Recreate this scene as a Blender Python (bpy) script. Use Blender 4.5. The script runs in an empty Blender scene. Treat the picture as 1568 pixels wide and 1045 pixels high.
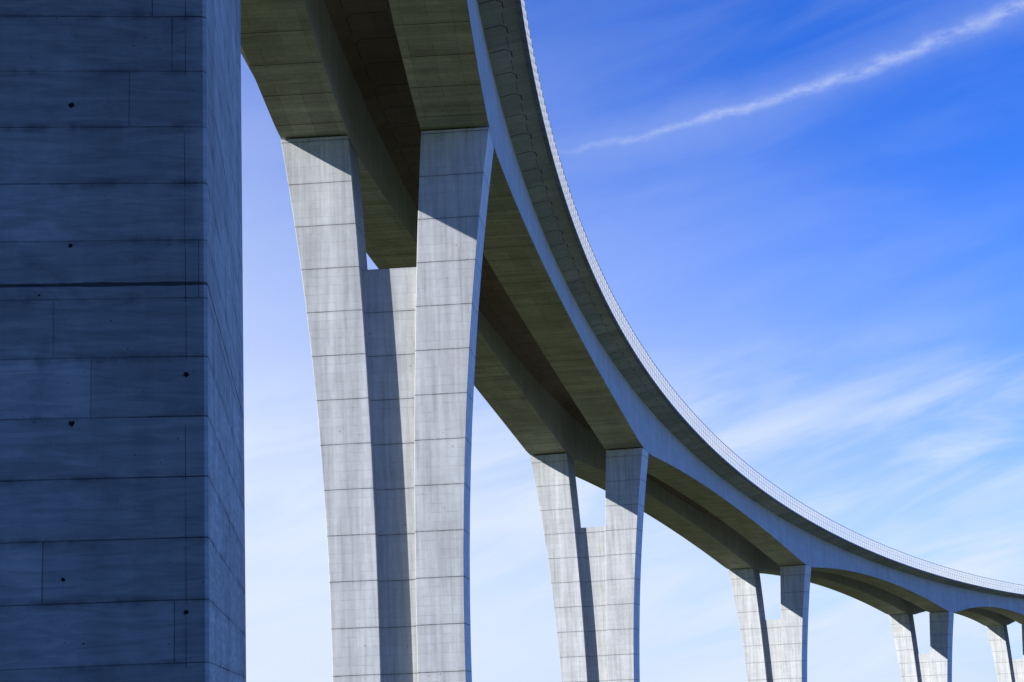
import bpy, math, random
import numpy as np
from mathutils import Matrix, Vector
random.seed(3)
P=dict(f=2635.1,th=11.836,roll=2.3724,x1=-10.632,y1=151.82,phi=4.2733,k0=1.3997,k1=0.010778,k2=-0.060225,H=51.036,g=-0.078276,e=-0.0057924,q=-0.54086,q3=1.7241,A=5.7374,B=3.836,U=49.391,C=1.5835,E=1.776,T0=2.3518,T1=0.22497,Wd=13.267,Dd=8.6104,M=3.9432,z0=46.743,zj=-7.1036)
PS=[-276.,-140.99,0.,135.04,275.38,412.82,519.63,630.]
# ---------- alignment ----------
ds=2.0; S=np.arange(-420,760,ds)
kk=P['k0']*1e-3+P['k1']*1e-5*S+P['k2']*1e-7*S*S
ph=np.cumsum(kk)*ds; i0=int(np.argmin(abs(S))); ph=ph-ph[i0]+math.radians(P['phi'])
cx=np.cumsum(np.sin(ph))*ds; cy=np.cumsum(np.cos(ph))*ds
cx=cx-cx[i0]+P['x1']; cy=cy-cy[i0]+P['y1']
def zline(s): return P['H']+P['g']*s+P['q']*1e-4*s**2+P['q3']*1e-7*s**3
def pt(s,n,z,t=0.):
    p=float(np.interp(s,S,ph)); X=float(np.interp(s,S,cx)); Y=float(np.interp(s,S,cy))
    return (X+n*math.cos(p)+t*math.sin(p), Y-n*math.sin(p)+t*math.cos(p), z+zline(s)+P['e']*n)
TH=math.radians(P['th']); RO=math.radians(P['roll'])
Fw=Vector((0,math.cos(TH),math.sin(TH))); Up=Vector((0,-math.sin(TH),math.cos(TH))); Xa=Vector((1,0,0))
Rr=Xa*math.cos(RO)-Up*math.sin(RO); Uu=Xa*math.sin(RO)+Up*math.cos(RO)
def raydir(px,py): return (Fw+Rr*((px-784)/P['f'])+Uu*((522.5-py)/P['f'])).normalized()
def proj(v):
    v=Vector(v); z=v.dot(Fw); return 784+P['f']*v.dot(Rr)/z, 522.5-P['f']*v.dot(Uu)/z
# ---------- node helpers ----------
class NT:
    def __init__(s,nt): s.nt=nt; s.nt.nodes.clear()
    def n(s,t,**k):
        nd=s.nt.nodes.new(t)
        for a,b in k.items(): setattr(nd,a,b)
        return nd
    def l(s,a,b): s.nt.links.new(a,b)
    def put(s,v,sock):
        if isinstance(v,(int,float)): sock.default_value=v
        elif isinstance(v,tuple): sock.default_value=v
        else: s.l(v,sock)
    def m(s,op,a,b=0.,c=None,clamp=False):
        nd=s.n('ShaderNodeMath',operation=op,use_clamp=clamp)
        s.put(a,nd.inputs[0]); s.put(b,nd.inputs[1])
        if c is not None: s.put(c,nd.inputs[2])
        return nd.outputs[0]
    def ss(s,v,a,b,lo=0.,hi=1.):
        nd=s.n('ShaderNodeMapRange',interpolation_type='SMOOTHSTEP')
        s.put(v,nd.inputs[0]); nd.inputs[1].default_value=a; nd.inputs[2].default_value=b; nd.inputs[3].default_value=lo; nd.inputs[4].default_value=hi
        return nd.outputs[0]
    def xyz(s,x,y,z=0.):
        nd=s.n('ShaderNodeCombineXYZ'); s.put(x,nd.inputs[0]); s.put(y,nd.inputs[1]); s.put(z,nd.inputs[2]); return nd.outputs[0]
    def noise(s,vec,scale,detail=4,rough=.55,dist=0.):
        nd=s.n('ShaderNodeTexNoise'); s.l(vec,nd.inputs['Vector']); nd.inputs['Scale'].default_value=scale
        nd.inputs['Detail'].default_value=detail; nd.inputs['Roughness'].default_value=rough; nd.inputs['Distortion'].default_value=dist
        return nd.outputs['Fac']
    def mix(s,f,a,b,bt='MIX'):
        nd=s.n('ShaderNodeMix',data_type='RGBA',blend_type=bt); s.put(f,nd.inputs[0])
        s.put(a,nd.inputs[6]); s.put(b,nd.inputs[7]); return nd.outputs[2]
def g(v,a=1.): return (v,v,v,a)
def newmat(name):
    m=bpy.data.materials.new(name); m.use_nodes=True; t=NT(m.node_tree)
    o=t.n('ShaderNodeOutputMaterial'); b=t.n('ShaderNodeBsdfPrincipled'); t.l(b.outputs[0],o.inputs[0])
    b.inputs['Roughness'].default_value=.85; b.inputs['Specular IOR Level'].default_value=.25
    return m,t,b
def concrete(name,base,bw,bh,mortar=.012,mdark=.55,vph=0.,lift=None,lph=0.,lw=.03,var=.10,streak=.15,pits=0.,pitscale=10.,bump=.02,blotch=.22,uoff=0.,jlo=.2,vjoint=.6,smear=0.,lop=.85):
    m,t,b=newmat(name)
    uv=t.n('ShaderNodeUVMap',uv_map='form').outputs[0]
    sp=t.n('ShaderNodeSeparateXYZ'); t.l(uv,sp.inputs[0]); U,V=sp.outputs[0],sp.outputs[1]
    pos=t.n('ShaderNodeNewGeometry').outputs['Position']
    br=t.n('ShaderNodeTexBrick',offset=.37,offset_frequency=2,squash=1.35,squash_frequency=3)
    wu=t.m('MULTIPLY',t.m('SUBTRACT',t.noise(pos,1.7,2),.5),mortar*1.5)
    # shift every board row by its own amount so butt joints never line up
    rowi=t.m('FLOOR',t.m('DIVIDE',t.m('SUBTRACT',V,vph),bh))
    wn=t.n('ShaderNodeTexWhiteNoise',noise_dimensions='1D'); t.l(rowi,wn.inputs['W'])
    t.l(t.xyz(t.m('ADD',t.m('ADD',U,100.+uoff),t.m('MULTIPLY',wn.outputs['Value'],bw)),t.m('ADD',t.m('SUBTRACT',V,vph-bh*400),wu)),br.inputs['Vector'])
    br.inputs['Scale'].default_value=1; br.inputs['Mortar Size'].default_value=mortar; br.inputs['Mortar Smooth'].default_value=.3
    br.inputs['Brick Width'].default_value=bw; br.inputs['Row Height'].default_value=bh; br.inputs['Bias'].default_value=0
    br.inputs['Color1'].default_value=g(1-var); br.inputs['Color2'].default_value=g(1+var*.6); br.inputs['Mortar'].default_value=g(1.)
    mf=br.outputs['Fac']
    rf=t.m('ABSOLUTE',t.m('SUBTRACT',t.m('FRACT',t.m('ADD',t.m('DIVIDE',t.m('SUBTRACT',V,vph),bh),400.5)),.5))
    hor=t.m('SUBTRACT',1.,t.ss(rf,mortar/bh*1.2,mortar/bh*2.))
    vj=t.m('ADD',t.m('MULTIPLY',hor,1-vjoint),vjoint)
    jn=t.m('MULTIPLY',t.ss(t.noise(pos,.9,3),.33,.66,jlo,1.),vj)
    mf=t.m('MULTIPLY',mf,jn)
    col=t.mix(1.,(*base,1),br.outputs['Color'],'MULTIPLY')
    n1=t.noise(pos,.33,6,.6); n2=t.noise(pos,2.3,6,.65)
    k=t.m('ADD',1-blotch,t.m('MULTIPLY',t.m('ADD',n1,n2),blotch)); col=t.mix(1.,col,t.xyz(k,k,k),'MULTIPLY')
    sv=t.noise(t.xyz(t.m('MULTIPLY',U,2.2),t.m('MULTIPLY',V,.12)),1.,5,.6)
    sf=t.ss(sv,.35,.75,1+streak*.4,1-streak)
    sw=t.noise(t.xyz(t.m('MULTIPLY',U,.55),t.m('MULTIPLY',V,.015),4.2),1.,2,.5)
    sf=t.m('MULTIPLY',sf,t.ss(sw,.35,.7,1-streak*.5,1+streak*.5))
    col=t.mix(1.,col,t.xyz(sf,sf,sf),'MULTIPLY')
    h=t.m('MULTIPLY',mf,-1.)
    if smear:
        hs_=t.noise(t.xyz(t.m('MULTIPLY',U,2.),t.m('MULTIPLY',V,16.),2.),1.,7,.65,1.2)
        q=t.ss(hs_,.3,.7,1+smear*.5,1-smear); col=t.mix(1.,col,t.xyz(q,q,q),'MULTIPLY')
        dk=t.ss(t.noise(pos,1.3,6,.7,.8),.52,.75,0.,.45); col=t.mix(dk,col,(.13,.125,.12,1))
        gr=t.m('MULTIPLY',t.m('SUBTRACT',1.,t.ss(rf,0.,.16)),t.ss(t.noise(pos,3.5,5,.65),.42,.68,0.,.55)); col=t.mix(gr,col,(.10,.09,.08,1))
    col=t.mix(t.m('MULTIPLY',mf,1-mdark),col,(.03,.03,.035,1))
    if lift:
        fr=t.m('FRACT',t.m('ADD',t.m('DIVIDE',t.m('SUBTRACT',V,lph),lift),50.5))
        dd=t.m('MULTIPLY',t.m('ABSOLUTE',t.m('SUBTRACT',fr,.5)),lift)
        wob=t.m('MULTIPLY',t.m('SUBTRACT',t.noise(pos,5.,4),.5),lw*.9)
        lf=t.m('SUBTRACT',1.,t.ss(t.m('ADD',dd,wob),lw*.3,lw*.65))
        lf2=t.m('MULTIPLY',lf,t.ss(t.noise(pos,.8,3),.35,.6,.6,1.))
        col=t.mix(t.m('MULTIPLY',lf2,lop),col,(.03,.03,.035,1))
        dz=t.m('MULTIPLY',t.m('SUBTRACT',1.,t.ss(dd,0.,.35)),.10)
        col=t.mix(dz,col,(.16,.15,.13,1))
        h=t.m('SUBTRACT',h,t.m('MULTIPLY',lf,2.))
    if pits:
        vo=t.n('ShaderNodeTexVoronoi',feature='F1'); vo.inputs['Scale'].default_value=pitscale
        t.l(pos,vo.inputs['Vector'])
        rnd=t.n('ShaderNodeSeparateColor'); t.l(vo.outputs['Color'],rnd.inputs[0])
        pr=t.m('MULTIPLY',t.ss(rnd.outputs[0],.6,1.),.10)
        pf=t.m('MULTIPLY',t.m('LESS_THAN',vo.outputs['Distance'],pr),pits)
        col=t.mix(pf,col,(.03,.03,.035,1)); h=t.m('SUBTRACT',h,pf)
    fine=t.noise(pos,14.,5,.7)
    h=t.m('ADD',h,t.m('MULTIPLY',fine,.5)); h=t.m('ADD',h,t.m('MULTIPLY',n2,.6))
    bp=t.n('ShaderNodeBump'); bp.inputs['Strength'].default_value=.6; bp.inputs['Distance'].default_value=bump
    t.l(h,bp.inputs['Height']); t.l(bp.outputs[0],b.inputs['Normal']); t.l(col,b.inputs['Base Color'])
    return m
# ---------- mesh helper ----------
class MB:
    def __init__(s): s.v=[];s.f=[];s.mi=[];s.uv=[]
    def face(s,co,mi=0,uv=None):
        b=len(s.v); s.v+=list(co); s.f.append(tuple(range(b,b+len(co)))); s.mi.append(mi); s.uv.append(uv or [(0,0)]*len(co))
    def make(s,name,mats,parent=None,weld=False):
        me=bpy.data.meshes.new(name); me.from_pydata([tuple(v) for v in s.v],[],s.f)
        me.polygons.foreach_set('material_index',s.mi)
        ul=me.uv_layers.new(name='form'); k=[c for u in s.uv for p in u for c in p]; ul.data.foreach_set('uv',k)
        for m in mats: me.materials.append(m)
        o=bpy.data.objects.new(name,me); bpy.context.collection.objects.link(o)
        if parent: o.parent=parent
        me.update(); return o
    def box(s,c,ax,ay,az,mi=0):
        c=Vector(c);P_=[c+ax*i+ay*j+az*k for k in(-1,1) for j in(-1,1) for i in(-1,1)]
        for q in((0,2,3,1),(4,5,7,6),(0,1,5,4),(2,6,7,3),(0,4,6,2),(1,3,7,5)): s.face([P_[i] for i in q],mi)
# ---------- pier ----------
def dims(u):
    h=max(0,1-u/P['U'])**2
    return P['A']+P['B']*h, P['C']+P['E']*h, P['T0']+P['T1']*h
ztop0=zline(PS[1])
def u_at(s,side,y):
    us=np.linspace(30,75,900); ys=[]
    for u in us:
        wo,wi,T=dims(u); ys.append(proj(pt(s,side*wo,-u,-T))[1])
    return float(np.interp(y,ys,us))
za=ztop0-u_at(PS[1],1,203); zb=ztop0-u_at(PS[1],1,832); rowh=(za-zb)/7
zjoint=ztop0-u_at(PS[1],1,443)
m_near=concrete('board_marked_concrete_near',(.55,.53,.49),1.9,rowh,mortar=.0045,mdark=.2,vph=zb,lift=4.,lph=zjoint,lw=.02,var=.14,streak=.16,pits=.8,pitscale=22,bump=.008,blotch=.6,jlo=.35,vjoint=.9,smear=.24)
m_leg=concrete('board_marked_concrete',(.76,.775,.785),2.6,.8,mortar=.018,mdark=.76,vph=P['z0'],lift=4.,lph=P['z0'],lw=.07,var=.045,streak=.2,bump=.02,blotch=.26,pits=.35,pitscale=1.1,jlo=0.,vjoint=.5,lop=.7)
m_inner=concrete('shade_darkened_inner_face_concrete',(.36,.37,.38),2.1,.8,mortar=.02,mdark=.72,vph=P['z0'],lift=4.,lph=P['z0'],lw=.075,var=.05,streak=.2,bump=.02,blotch=.24,jlo=0.,vjoint=.6,lop=.72)  # leg concrete darkened to put shade and weaker bounce into the inner faces
m_dark=newmat('tie_hole_dark')[0]; m_dark.node_tree.nodes['Principled BSDF'].inputs['Base Color'].default_value=(.02,.02,.02,1)
def pier(s,mat,zbot,name='bridge_pier',cham=.05,uw=12.3,holes=False):
    mb=MB(); ztop=zline(s)
    us=[0,1,2,3.5,5,7,9,11,13,16,19,22,26,30,34,38,42,46,50,56,62,68,74,80,90,100]
    ub=ztop-zbot; us=[u for u in us if u<ub-1]+[ub]
    for side in(-1,1):
        prev=None
        for u in us:
            wo,wi,T=dims(u); a,b=sorted((side*wi,side*wo)); c=cham
            sec=[(a+c,-T),(b-c,-T),(b,-T+c),(b,T-c),(b-c,T),(a+c,T),(a,T-c),(a,-T+c)]
            pts=[pt(s,n,-u,t) for n,t in sec]
            if prev:
                for k in range(8):
                    k2=(k+1)%8; (n0,t0),(n1,t1)=sec[k],sec[k2]; (m0,_),(m1,_)=prev[1][k],prev[1][k2]
                    if k in(2,6): uu=[prev[1][k][1]+20,prev[1][k2][1]+20,t1+20,t0+20]
                    else: uu=[m0,m1,n1,n0]
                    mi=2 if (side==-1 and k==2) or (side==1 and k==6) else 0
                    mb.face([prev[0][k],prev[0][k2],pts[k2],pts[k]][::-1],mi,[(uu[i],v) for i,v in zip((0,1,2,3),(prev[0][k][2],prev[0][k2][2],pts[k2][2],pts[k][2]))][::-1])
            else:
                mb.face(pts,0)
            prev=(pts,sec)
        wo,wi,T=dims(.7); nc=side*(wo+wi)/2
        A=pt(s,nc,-.62,-T-.03); e=Vector(pt(s,nc+1,-.62,-T-.03))-Vector(A); tt=Vector(pt(s,nc,-.62,-T+1-.03))-Vector(A)
        mb.box(A,e*.6,tt*.06,Vector((0,0,.14)))
    prev=None
    R=1.35
    for u in [uw]+[x for x in us if x>uw+.5]:
        wo,wi,T=dims(u); wi+=.02
        q=[pt(s,-wi,-u,-T+R),pt(s,wi,-u,-T+R),pt(s,wi,-u,T-R),pt(s,-wi,-u,T-R)]
        if prev:
            for k,(uu) in((0,(-wi,wi,wi,-wi)),(2,(-wi,wi,wi,-wi))):
                k2=k+1
                mb.face([q[k],q[k2],prev[k2],prev[k]],0,[(uu[0]+9,q[k][2]),(uu[1]+9,q[k2][2]),(uu[1]+9,prev[k2][2]),(uu[0]+9,prev[k][2])])
        else: mb.face(q,0,[(-wi,0),(wi,0),(wi,1.2),(-wi,1.2)])
        prev=q
    if holes:
        o=Vector(pt(s,0,-60,-dims(60)[2])); e=(Vector(pt(s,1,-60,-dims(60)[2]))-o).normalized(); tt=(Vector(pt(s,0,-60,1-dims(60)[2]))-o).normalized()
        for (px,py,r) in((110,161,.015),(108,377,.011),(110,649,.014),(97,888,.011),(285,574,.014),(285,938,.013),(128,986,.005),(205,70,.004),(60,452,.006),(230,640,.004),(160,300,.003)):
            d=raydir(px,py); k=(o-tt*.003).dot(tt)/d.dot(tt); c=d*k
            ring=[c+e*(math.cos(a)*r*(1+random.uniform(-.4,.4)))+Vector((0,0,1))*(math.sin(a)*r*(1+random.uniform(-.4,.4))) for a in np.linspace(0,2*math.pi,13)[:-1]]
            mb.face(ring,1)
        wo,wi,T=dims(62)
        for j in range(-8,14):
            if j in(-3,2,7,10): continue
            z1=zb+j*rowh; off=.122+random.uniform(-.004,.004); zz=z1+rowh-.01; w_=random.uniform(.0015,.003)
            mb.face([pt(s,wo-off+dx,z-ztop0,-T-.002) for dx,z in((0,z1+.01),(w_,z1+.01),(w_*.5,zz),(0,zz))],1)
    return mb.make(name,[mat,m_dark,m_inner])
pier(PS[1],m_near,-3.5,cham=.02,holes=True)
for i,s in enumerate(PS):
    if i==1: continue
    pier(s,m_leg,{0:-3}.get(i,-34))
# ---------- deck ----------
Dd=P['Dd']; Wd=P['Wd']; wo0,wi0,_=dims(0)
PAR=.32
def haunch(s):
    i=int(np.clip(np.searchsorted(PS,s)-1,0,len(PS)-2)); fr=(s-PS[i])/(PS[i+1]-PS[i])
    d=min(fr,1-fr)*(PS[i+1]-PS[i]); L=(PS[i+1]-PS[i])
    d=max(0,d-4.); q=1-min(1,d/(L/2-4.)); return P['M']*(1-q*q)
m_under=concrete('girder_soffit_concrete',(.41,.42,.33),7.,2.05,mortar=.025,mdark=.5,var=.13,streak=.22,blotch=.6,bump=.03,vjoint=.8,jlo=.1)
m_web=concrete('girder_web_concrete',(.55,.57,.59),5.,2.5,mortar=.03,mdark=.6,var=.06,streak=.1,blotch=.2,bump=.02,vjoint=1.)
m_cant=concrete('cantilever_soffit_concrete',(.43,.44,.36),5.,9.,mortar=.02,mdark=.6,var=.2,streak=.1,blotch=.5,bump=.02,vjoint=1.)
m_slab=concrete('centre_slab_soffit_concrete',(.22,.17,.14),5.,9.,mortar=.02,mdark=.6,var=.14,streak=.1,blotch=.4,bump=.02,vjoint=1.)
m_fas=concrete('parapet_concrete',(.26,.28,.29),2.5,9.,mortar=.03,mdark=.4,var=.08,streak=.25,blotch=.25,bump=.02,vjoint=1.)
zc_r=Dd-.55; zc_e=Dd+.12; zs=Dd-.75
def section(s):
    zb=haunch(s)
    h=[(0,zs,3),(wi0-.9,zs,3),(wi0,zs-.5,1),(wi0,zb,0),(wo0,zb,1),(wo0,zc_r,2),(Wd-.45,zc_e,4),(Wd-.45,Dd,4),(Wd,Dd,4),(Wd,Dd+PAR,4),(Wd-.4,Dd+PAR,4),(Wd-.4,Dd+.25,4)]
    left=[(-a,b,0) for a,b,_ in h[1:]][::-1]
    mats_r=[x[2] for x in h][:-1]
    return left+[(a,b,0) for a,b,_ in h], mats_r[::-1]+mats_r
mb=MB(); prev=None
for s in np.arange(-340,700.01,2.5):
    pts,mats=section(s); W=[pt(s,n,z) for n,z,_ in pts]
    if prev:
        p0,w0,s0=prev
        for k in range(len(pts)-1):
            mi=mats[k]
            hz=abs(pts[k][0]-pts[k+1][0])>abs(pts[k][1]-pts[k+1][1])
            f=(lambda p:p[0]) if hz else (lambda p:p[1])
            mb.face([w0[k],w0[k+1],W[k+1],W[k]],mi,[(s0,f(p0[k])),(s0,f(p0[k+1])),(s,f(pts[k+1])),(s,f(pts[k]))])
        mb.face([w0[0],w0[-1],W[-1],W[0]][::-1],4,[(0,0)]*4)
    prev=(pts,W,s)
deck=bpy.data.objects.new('viaduct_deck',None); bpy.context.collection.objects.link(deck)
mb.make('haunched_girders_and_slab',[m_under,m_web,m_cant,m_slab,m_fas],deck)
m_joint,_t,_b=newmat('formwork_joint_dark'); _b.inputs['Base Color'].default_value=(.045,.035,.03,1)
jb=MB()
def soff(s,n):
    a=abs(n)
    if a>wo0: return zc_r+(zc_e-zc_r)*(a-wo0)/(Wd-.45-wo0)-.006
    if a>wi0: return haunch(s)-.012
    return zs-.006
def ribbon(pl,w=.05):
    for (s0,n0),(s1,n1) in zip(pl,pl[1:]):
        l=math.hypot(s1-s0,n1-n0); a,b=-(n1-n0)/l*w,(s1-s0)/l*w
        jb.face([pt(s0+a,n0+b,soff(s0,n0)),pt(s1+a,n1+b,soff(s1,n1)),pt(s1-a,n1-b,soff(s1,n1)),pt(s0-a,n0-b,soff(s0,n0))])
for s in np.arange(-100,640,5.):
    for sg in(-1,1):
        ribbon([(s,sg*(wo0+.1)),(s,sg*(wo0+1.5)),(s+.8,sg*(wo0+2.05)),(s+1.9,sg*(wo0+2.05))],.07)
        ribbon([(s+2.5,sg*(wo0+1.9)),(s+4.9,sg*(wo0+1.9))],.02)
        ribbon([(s+1.9,sg*(wo0+2.05)),(s+1.9,sg*(wo0+3.1))],.02)
        # cast segment joints across the girder soffit
        ribbon([(s,sg*(wi0+.05)),(s,sg*(wo0-.05))],.035)
    ribbon([(s,-1.6),(s,1.6),(s+.9,2.2),(s+2.1,2.2)],.05); ribbon([(s,-1.6),(s+.9,-2.2),(s+4.1,-2.2)],.03)
jb.make('formwork_joints',[m_joint],deck)
m_pipe,_t,_b=newmat('drain_pipe_grey'); _b.inputs['Base Color'].default_value=(.16,.16,.16,1); _b.inputs['Roughness'].default_value=.5
pb=MB(); prev=None
for s in np.arange(-140,640.01,5.):
    ring=[pt(s,1.9+.14*math.cos(a),zs-.45+.14*math.sin(a)) for a in np.linspace(0,2*math.pi,9)[:-1]]
    if prev:
        for k in range(8): pb.face([prev[k],prev[(k+1)%8],ring[(k+1)%8],ring[k]])
    prev=ring
    A=Vector(pt(s+.2,1.9,zs-.3)); pb.box(A,Vector((.03,0,0)),Vector((0,.03,0)),Vector((0,0,.32)))
pb.make('drain_pipe',[m_pipe],deck)
m_rail,_t,_b=newmat('galvanised_steel'); _b.inputs['Base Color'].default_value=(.76,.78,.8,1); _b.inputs['Metallic'].default_value=.0; _b.inputs['Roughness'].default_value=.5
rb=MB()
for sg in(-1,1):
    n=sg*(Wd-.08); zt=Dd+PAR; RH=3.2
    for s in np.arange(-100,690,2.):
        a=Vector(pt(s,n,zt)); t=(Vector(pt(s+1,n,zt))-a); t.z=0; t.normalize(); nn=Vector((t.y,-t.x,0))
        rb.box(a+Vector((0,0,RH/2)),t*.11,nn*.08,Vector((0,0,RH/2)))
        for j in range(1,5):
            c=Vector(pt(s+.4*j,n,zt)); rb.box(c+Vector((0,0,RH/2)),t*.018,nn*.012,Vector((0,0,RH/2-.08)))
        b=Vector(pt(s+2.,n,zt))
        for hh,w in((.08,.02),(.8,.014),(1.6,.025),(2.4,.014),(RH-.03,.05)):
            u=(b-a); rb.box((a+b)/2+Vector((0,0,hh)),u*.5,nn*w,Vector((0,0,w)))
rb.make('bridge_railing',[m_rail],deck)
# ---------- ground ----------
m_gr,t,b=newmat('meadow_ground'); pos=t.n('ShaderNodeNewGeometry').outputs['Position']
na=t.noise(pos,.05,6,.6); nb=t.noise(pos,1.5,6,.7)
c=t.mix(t.ss(na,.35,.65),(.065,.085,.025,1),(.115,.105,.055,1)); c=t.mix(t.m('MULTIPLY',nb,.5),c,(.035,.05,.018,1)); t.l(c,b.inputs['Base Color']); b.inputs['Roughness'].default_value=1
gx=np.concatenate([[-2600,-1800,-1200,-800,-500,-300,-200],np.arange(-140,141,7.),[200,300,500,800,1200,1800,2600]])
def gz(x,y):
    z=-1.7-28*float(np.clip((y-18)/110,0,1))**1.3
    hx,hy=-.941,-.337; d=x*hx+y*hy; w=x*hy-y*hx
    k=float(np.clip((d-9)/38,0,1)); k=k*k*(3-2*k)
    z+=42*k*math.exp(-(w/45)**2)*(1 if d<70 else math.exp(-((d-70)/60)**2))  # hill added out of view, sized to shade the near pier's front
    r=math.hypot(x,y)
    if r>400: z-=12*min(1,(r-400)/1500)
    return z+.35*math.sin(x*.13)*math.cos(y*.11)*(1 if r>12 else 0)
G=[[(x,y,gz(x,y)) for x in gx] for y in gx]
me=bpy.data.meshes.new('ground'); n=len(gx)
me.from_pydata([p for r in G for p in r],[],[(j*n+i,j*n+i+1,(j+1)*n+i+1,(j+1)*n+i) for j in range(n-1) for i in range(n-1)])
me.materials.append(m_gr); [setattr(p,'use_smooth',True) for p in me.polygons]
go=bpy.data.objects.new('ground',me); bpy.context.collection.objects.link(go)
# ---------- sun ----------
delta=27.; phi1=P['phi']; head=math.radians(180+phi1+(90-delta)); elev=math.radians(32.)
sd=Vector((math.sin(head)*math.cos(elev),math.cos(head)*math.cos(elev),math.sin(elev)))
L=bpy.data.lights.new('sun','SUN'); L.energy=5.; L.angle=math.radians(.5); L.color=(1,.99,.965)
so=bpy.data.objects.new('sun',L); so.rotation_euler=sd.to_track_quat('Z','Y').to_euler(); so.location=(0,0,120); bpy.context.collection.objects.link(so)
# ---------- sky ----------
w=bpy.data.worlds.new('World'); bpy.context.scene.world=w; w.use_nodes=True; t=NT(w.node_tree)
o=t.n('ShaderNodeOutputWorld'); bg=t.n('ShaderNodeBackground'); t.l(bg.outputs[0],o.inputs[0]); bg.inputs[1].default_value=.1
sk=t.n('ShaderNodeTexSky',sky_type='NISHITA'); sk.sun_disc=False; sk.sun_elevation=elev; sk.sun_rotation=head; sk.altitude=300; sk.air_density=1.; sk.dust_density=.25; sk.ozone_density=2.5
D=t.n('ShaderNodeTexCoord').outputs['Generated']; sp=t.n('ShaderNodeSeparateXYZ'); t.l(D,sp.inputs[0])
az=t.m('ARCTAN2',sp.outputs[0],sp.outputs[1]); el=t.m('ARCSINE',sp.outputs[2])
def azel(px,py):
    d=raydir(px,py); return math.atan2(d.x,d.y),math.asin(d.z)
hs=t.n('ShaderNodeHueSaturation'); hs.inputs['Saturation'].default_value=1.2; t.l(sk.outputs[0],hs.inputs['Color'])
sky=t.mix(1.,hs.outputs[0],(.34,.88,2.05,1),'MULTIPLY')
# sky dimmed overhead and toward the sun to deepen shade; haze kept northward
sdot=t.m('ADD',t.m('MULTIPLY',sp.outputs[0],math.sin(head)),t.m('MULTIPLY',sp.outputs[1],math.cos(head)))
clear=t.m('MULTIPLY',t.ss(sdot,-.1,.35,1.,.0),t.ss(az,.5,1.2,1.,.55))
dim=t.m('MULTIPLY',t.ss(sdot,-.15,.35,1.,.18),t.ss(el,.5,1.,1.,.5))
dim=t.m('MULTIPLY',dim,t.ss(az,.45,1.2,1.,1.3))  # eastern sky lifted to brighten the right-hand pier and web faces
sky=t.mix(1.,sky,t.xyz(dim,dim,dim),'MULTIPLY')
azc=t.m('MAXIMUM',t.m('MINIMUM',az,.3),-.25)
arg=t.m('ADD',el,t.m('MULTIPLY',azc,.5))
veil=t.m('SUBTRACT',1.,t.ss(arg,-.10,.50))
veil=t.m('MULTIPLY',t.m('MULTIPLY',t.m('POWER',veil,1.1),.97),clear)
a=.25
u1=t.m('ADD',t.m('MULTIPLY',az,math.cos(a)),t.m('MULTIPLY',el,math.sin(a))); v1=t.m('SUBTRACT',t.m('MULTIPLY',el,math.cos(a)),t.m('MULTIPLY',az,math.sin(a)))
c1=t.noise(t.xyz(t.m('MULTIPLY',u1,6.),t.m('MULTIPLY',v1,30.),5.3),1.,8,.55,.5)
c2=t.noise(t.xyz(t.m('MULTIPLY',u1,3.),t.m('MULTIPLY',v1,12.),1.3),1.,4,.5,.3)
cl=t.m('MULTIPLY',t.ss(c1,.30,.68),t.ss(c2,.25,.52))
low=t.m('SUBTRACT',1.,t.ss(el,.12,.215))
cir=t.m('MULTIPLY',cl,t.m('MULTIPLY',t.m('ADD',t.m('MULTIPLY',low,.85),.07),clear))
pts_=[(840,238),(950,215),(1050,193),(1150,165),(1250,130),(1330,100),(1450,58),(1560,10)]
ae=[azel(*p) for p in pts_]; cf=np.polyfit([p[0] for p in ae],[p[1] for p in ae],2)
le=t.m('ADD',t.m('ADD',t.m('MULTIPLY',t.m('MULTIPLY',az,az),float(cf[0])),t.m('MULTIPLY',az,float(cf[1]))),float(cf[2]))
wob=t.m('MULTIPLY',t.m('SUBTRACT',t.noise(t.xyz(t.m('MULTIPLY',az,40.),t.m('MULTIPLY',el,40.)),1.,6,.6),.5),.010)
dd=t.m('ABSOLUTE',t.m('ADD',t.m('SUBTRACT',el,le),wob))
az0,az1=ae[0][0],ae[-1][0]
wid=t.ss(az,az0,az1,.0026,.0072)
ct=t.m('SUBTRACT',1.,t.m('MINIMUM',t.m('DIVIDE',dd,wid),1.)); ct=t.m('MULTIPLY',t.m('POWER',ct,1.2),.30)
ct=t.m('MULTIPLY',ct,t.ss(t.noise(t.xyz(t.m('MULTIPLY',az,50.),t.m('MULTIPLY',el,130.),7.),1.,7,.65),.34,.6,.12,1.))
ct2=t.m('MULTIPLY',t.m('POWER',t.m('SUBTRACT',1.,t.m('MINIMUM',t.m('DIVIDE',dd,.028),1.)),2.),.15)
ct=t.m('ADD',ct,ct2)
ct=t.m('MULTIPLY',ct,t.m('MULTIPLY',t.ss(az,az0-.05,az0+.12,0.,1.),t.m('SUBTRACT',1.,t.ss(az,.6,.9))))
tot=t.m('SUBTRACT',1.,t.m('MULTIPLY',t.m('MULTIPLY',t.m('SUBTRACT',1.,veil),t.m('SUBTRACT',1.,cir)),t.m('SUBTRACT',1.,ct)),clamp=True)
fin=t.mix(tot,sky,(7.5,8.4,10.,1)); t.l(fin,bg.inputs[0])
# ---------- camera ----------
cam=bpy.data.cameras.new('camera'); cam.sensor_width=36; cam.lens=P['f']/1568*36; cam.clip_start=.05; cam.clip_end=8000
co=bpy.data.objects.new('camera',cam); M=Matrix.Identity(4)
for i in range(3): M[i][0]=Rr[i]; M[i][1]=Uu[i]; M[i][2]=-Fw[i]
co.matrix_world=M; bpy.context.collection.objects.link(co); sc=bpy.context.scene; sc.camera=co
sc.view_settings.view_transform='Standard'; sc.view_settings.look='None'; sc.view_settings.exposure=0
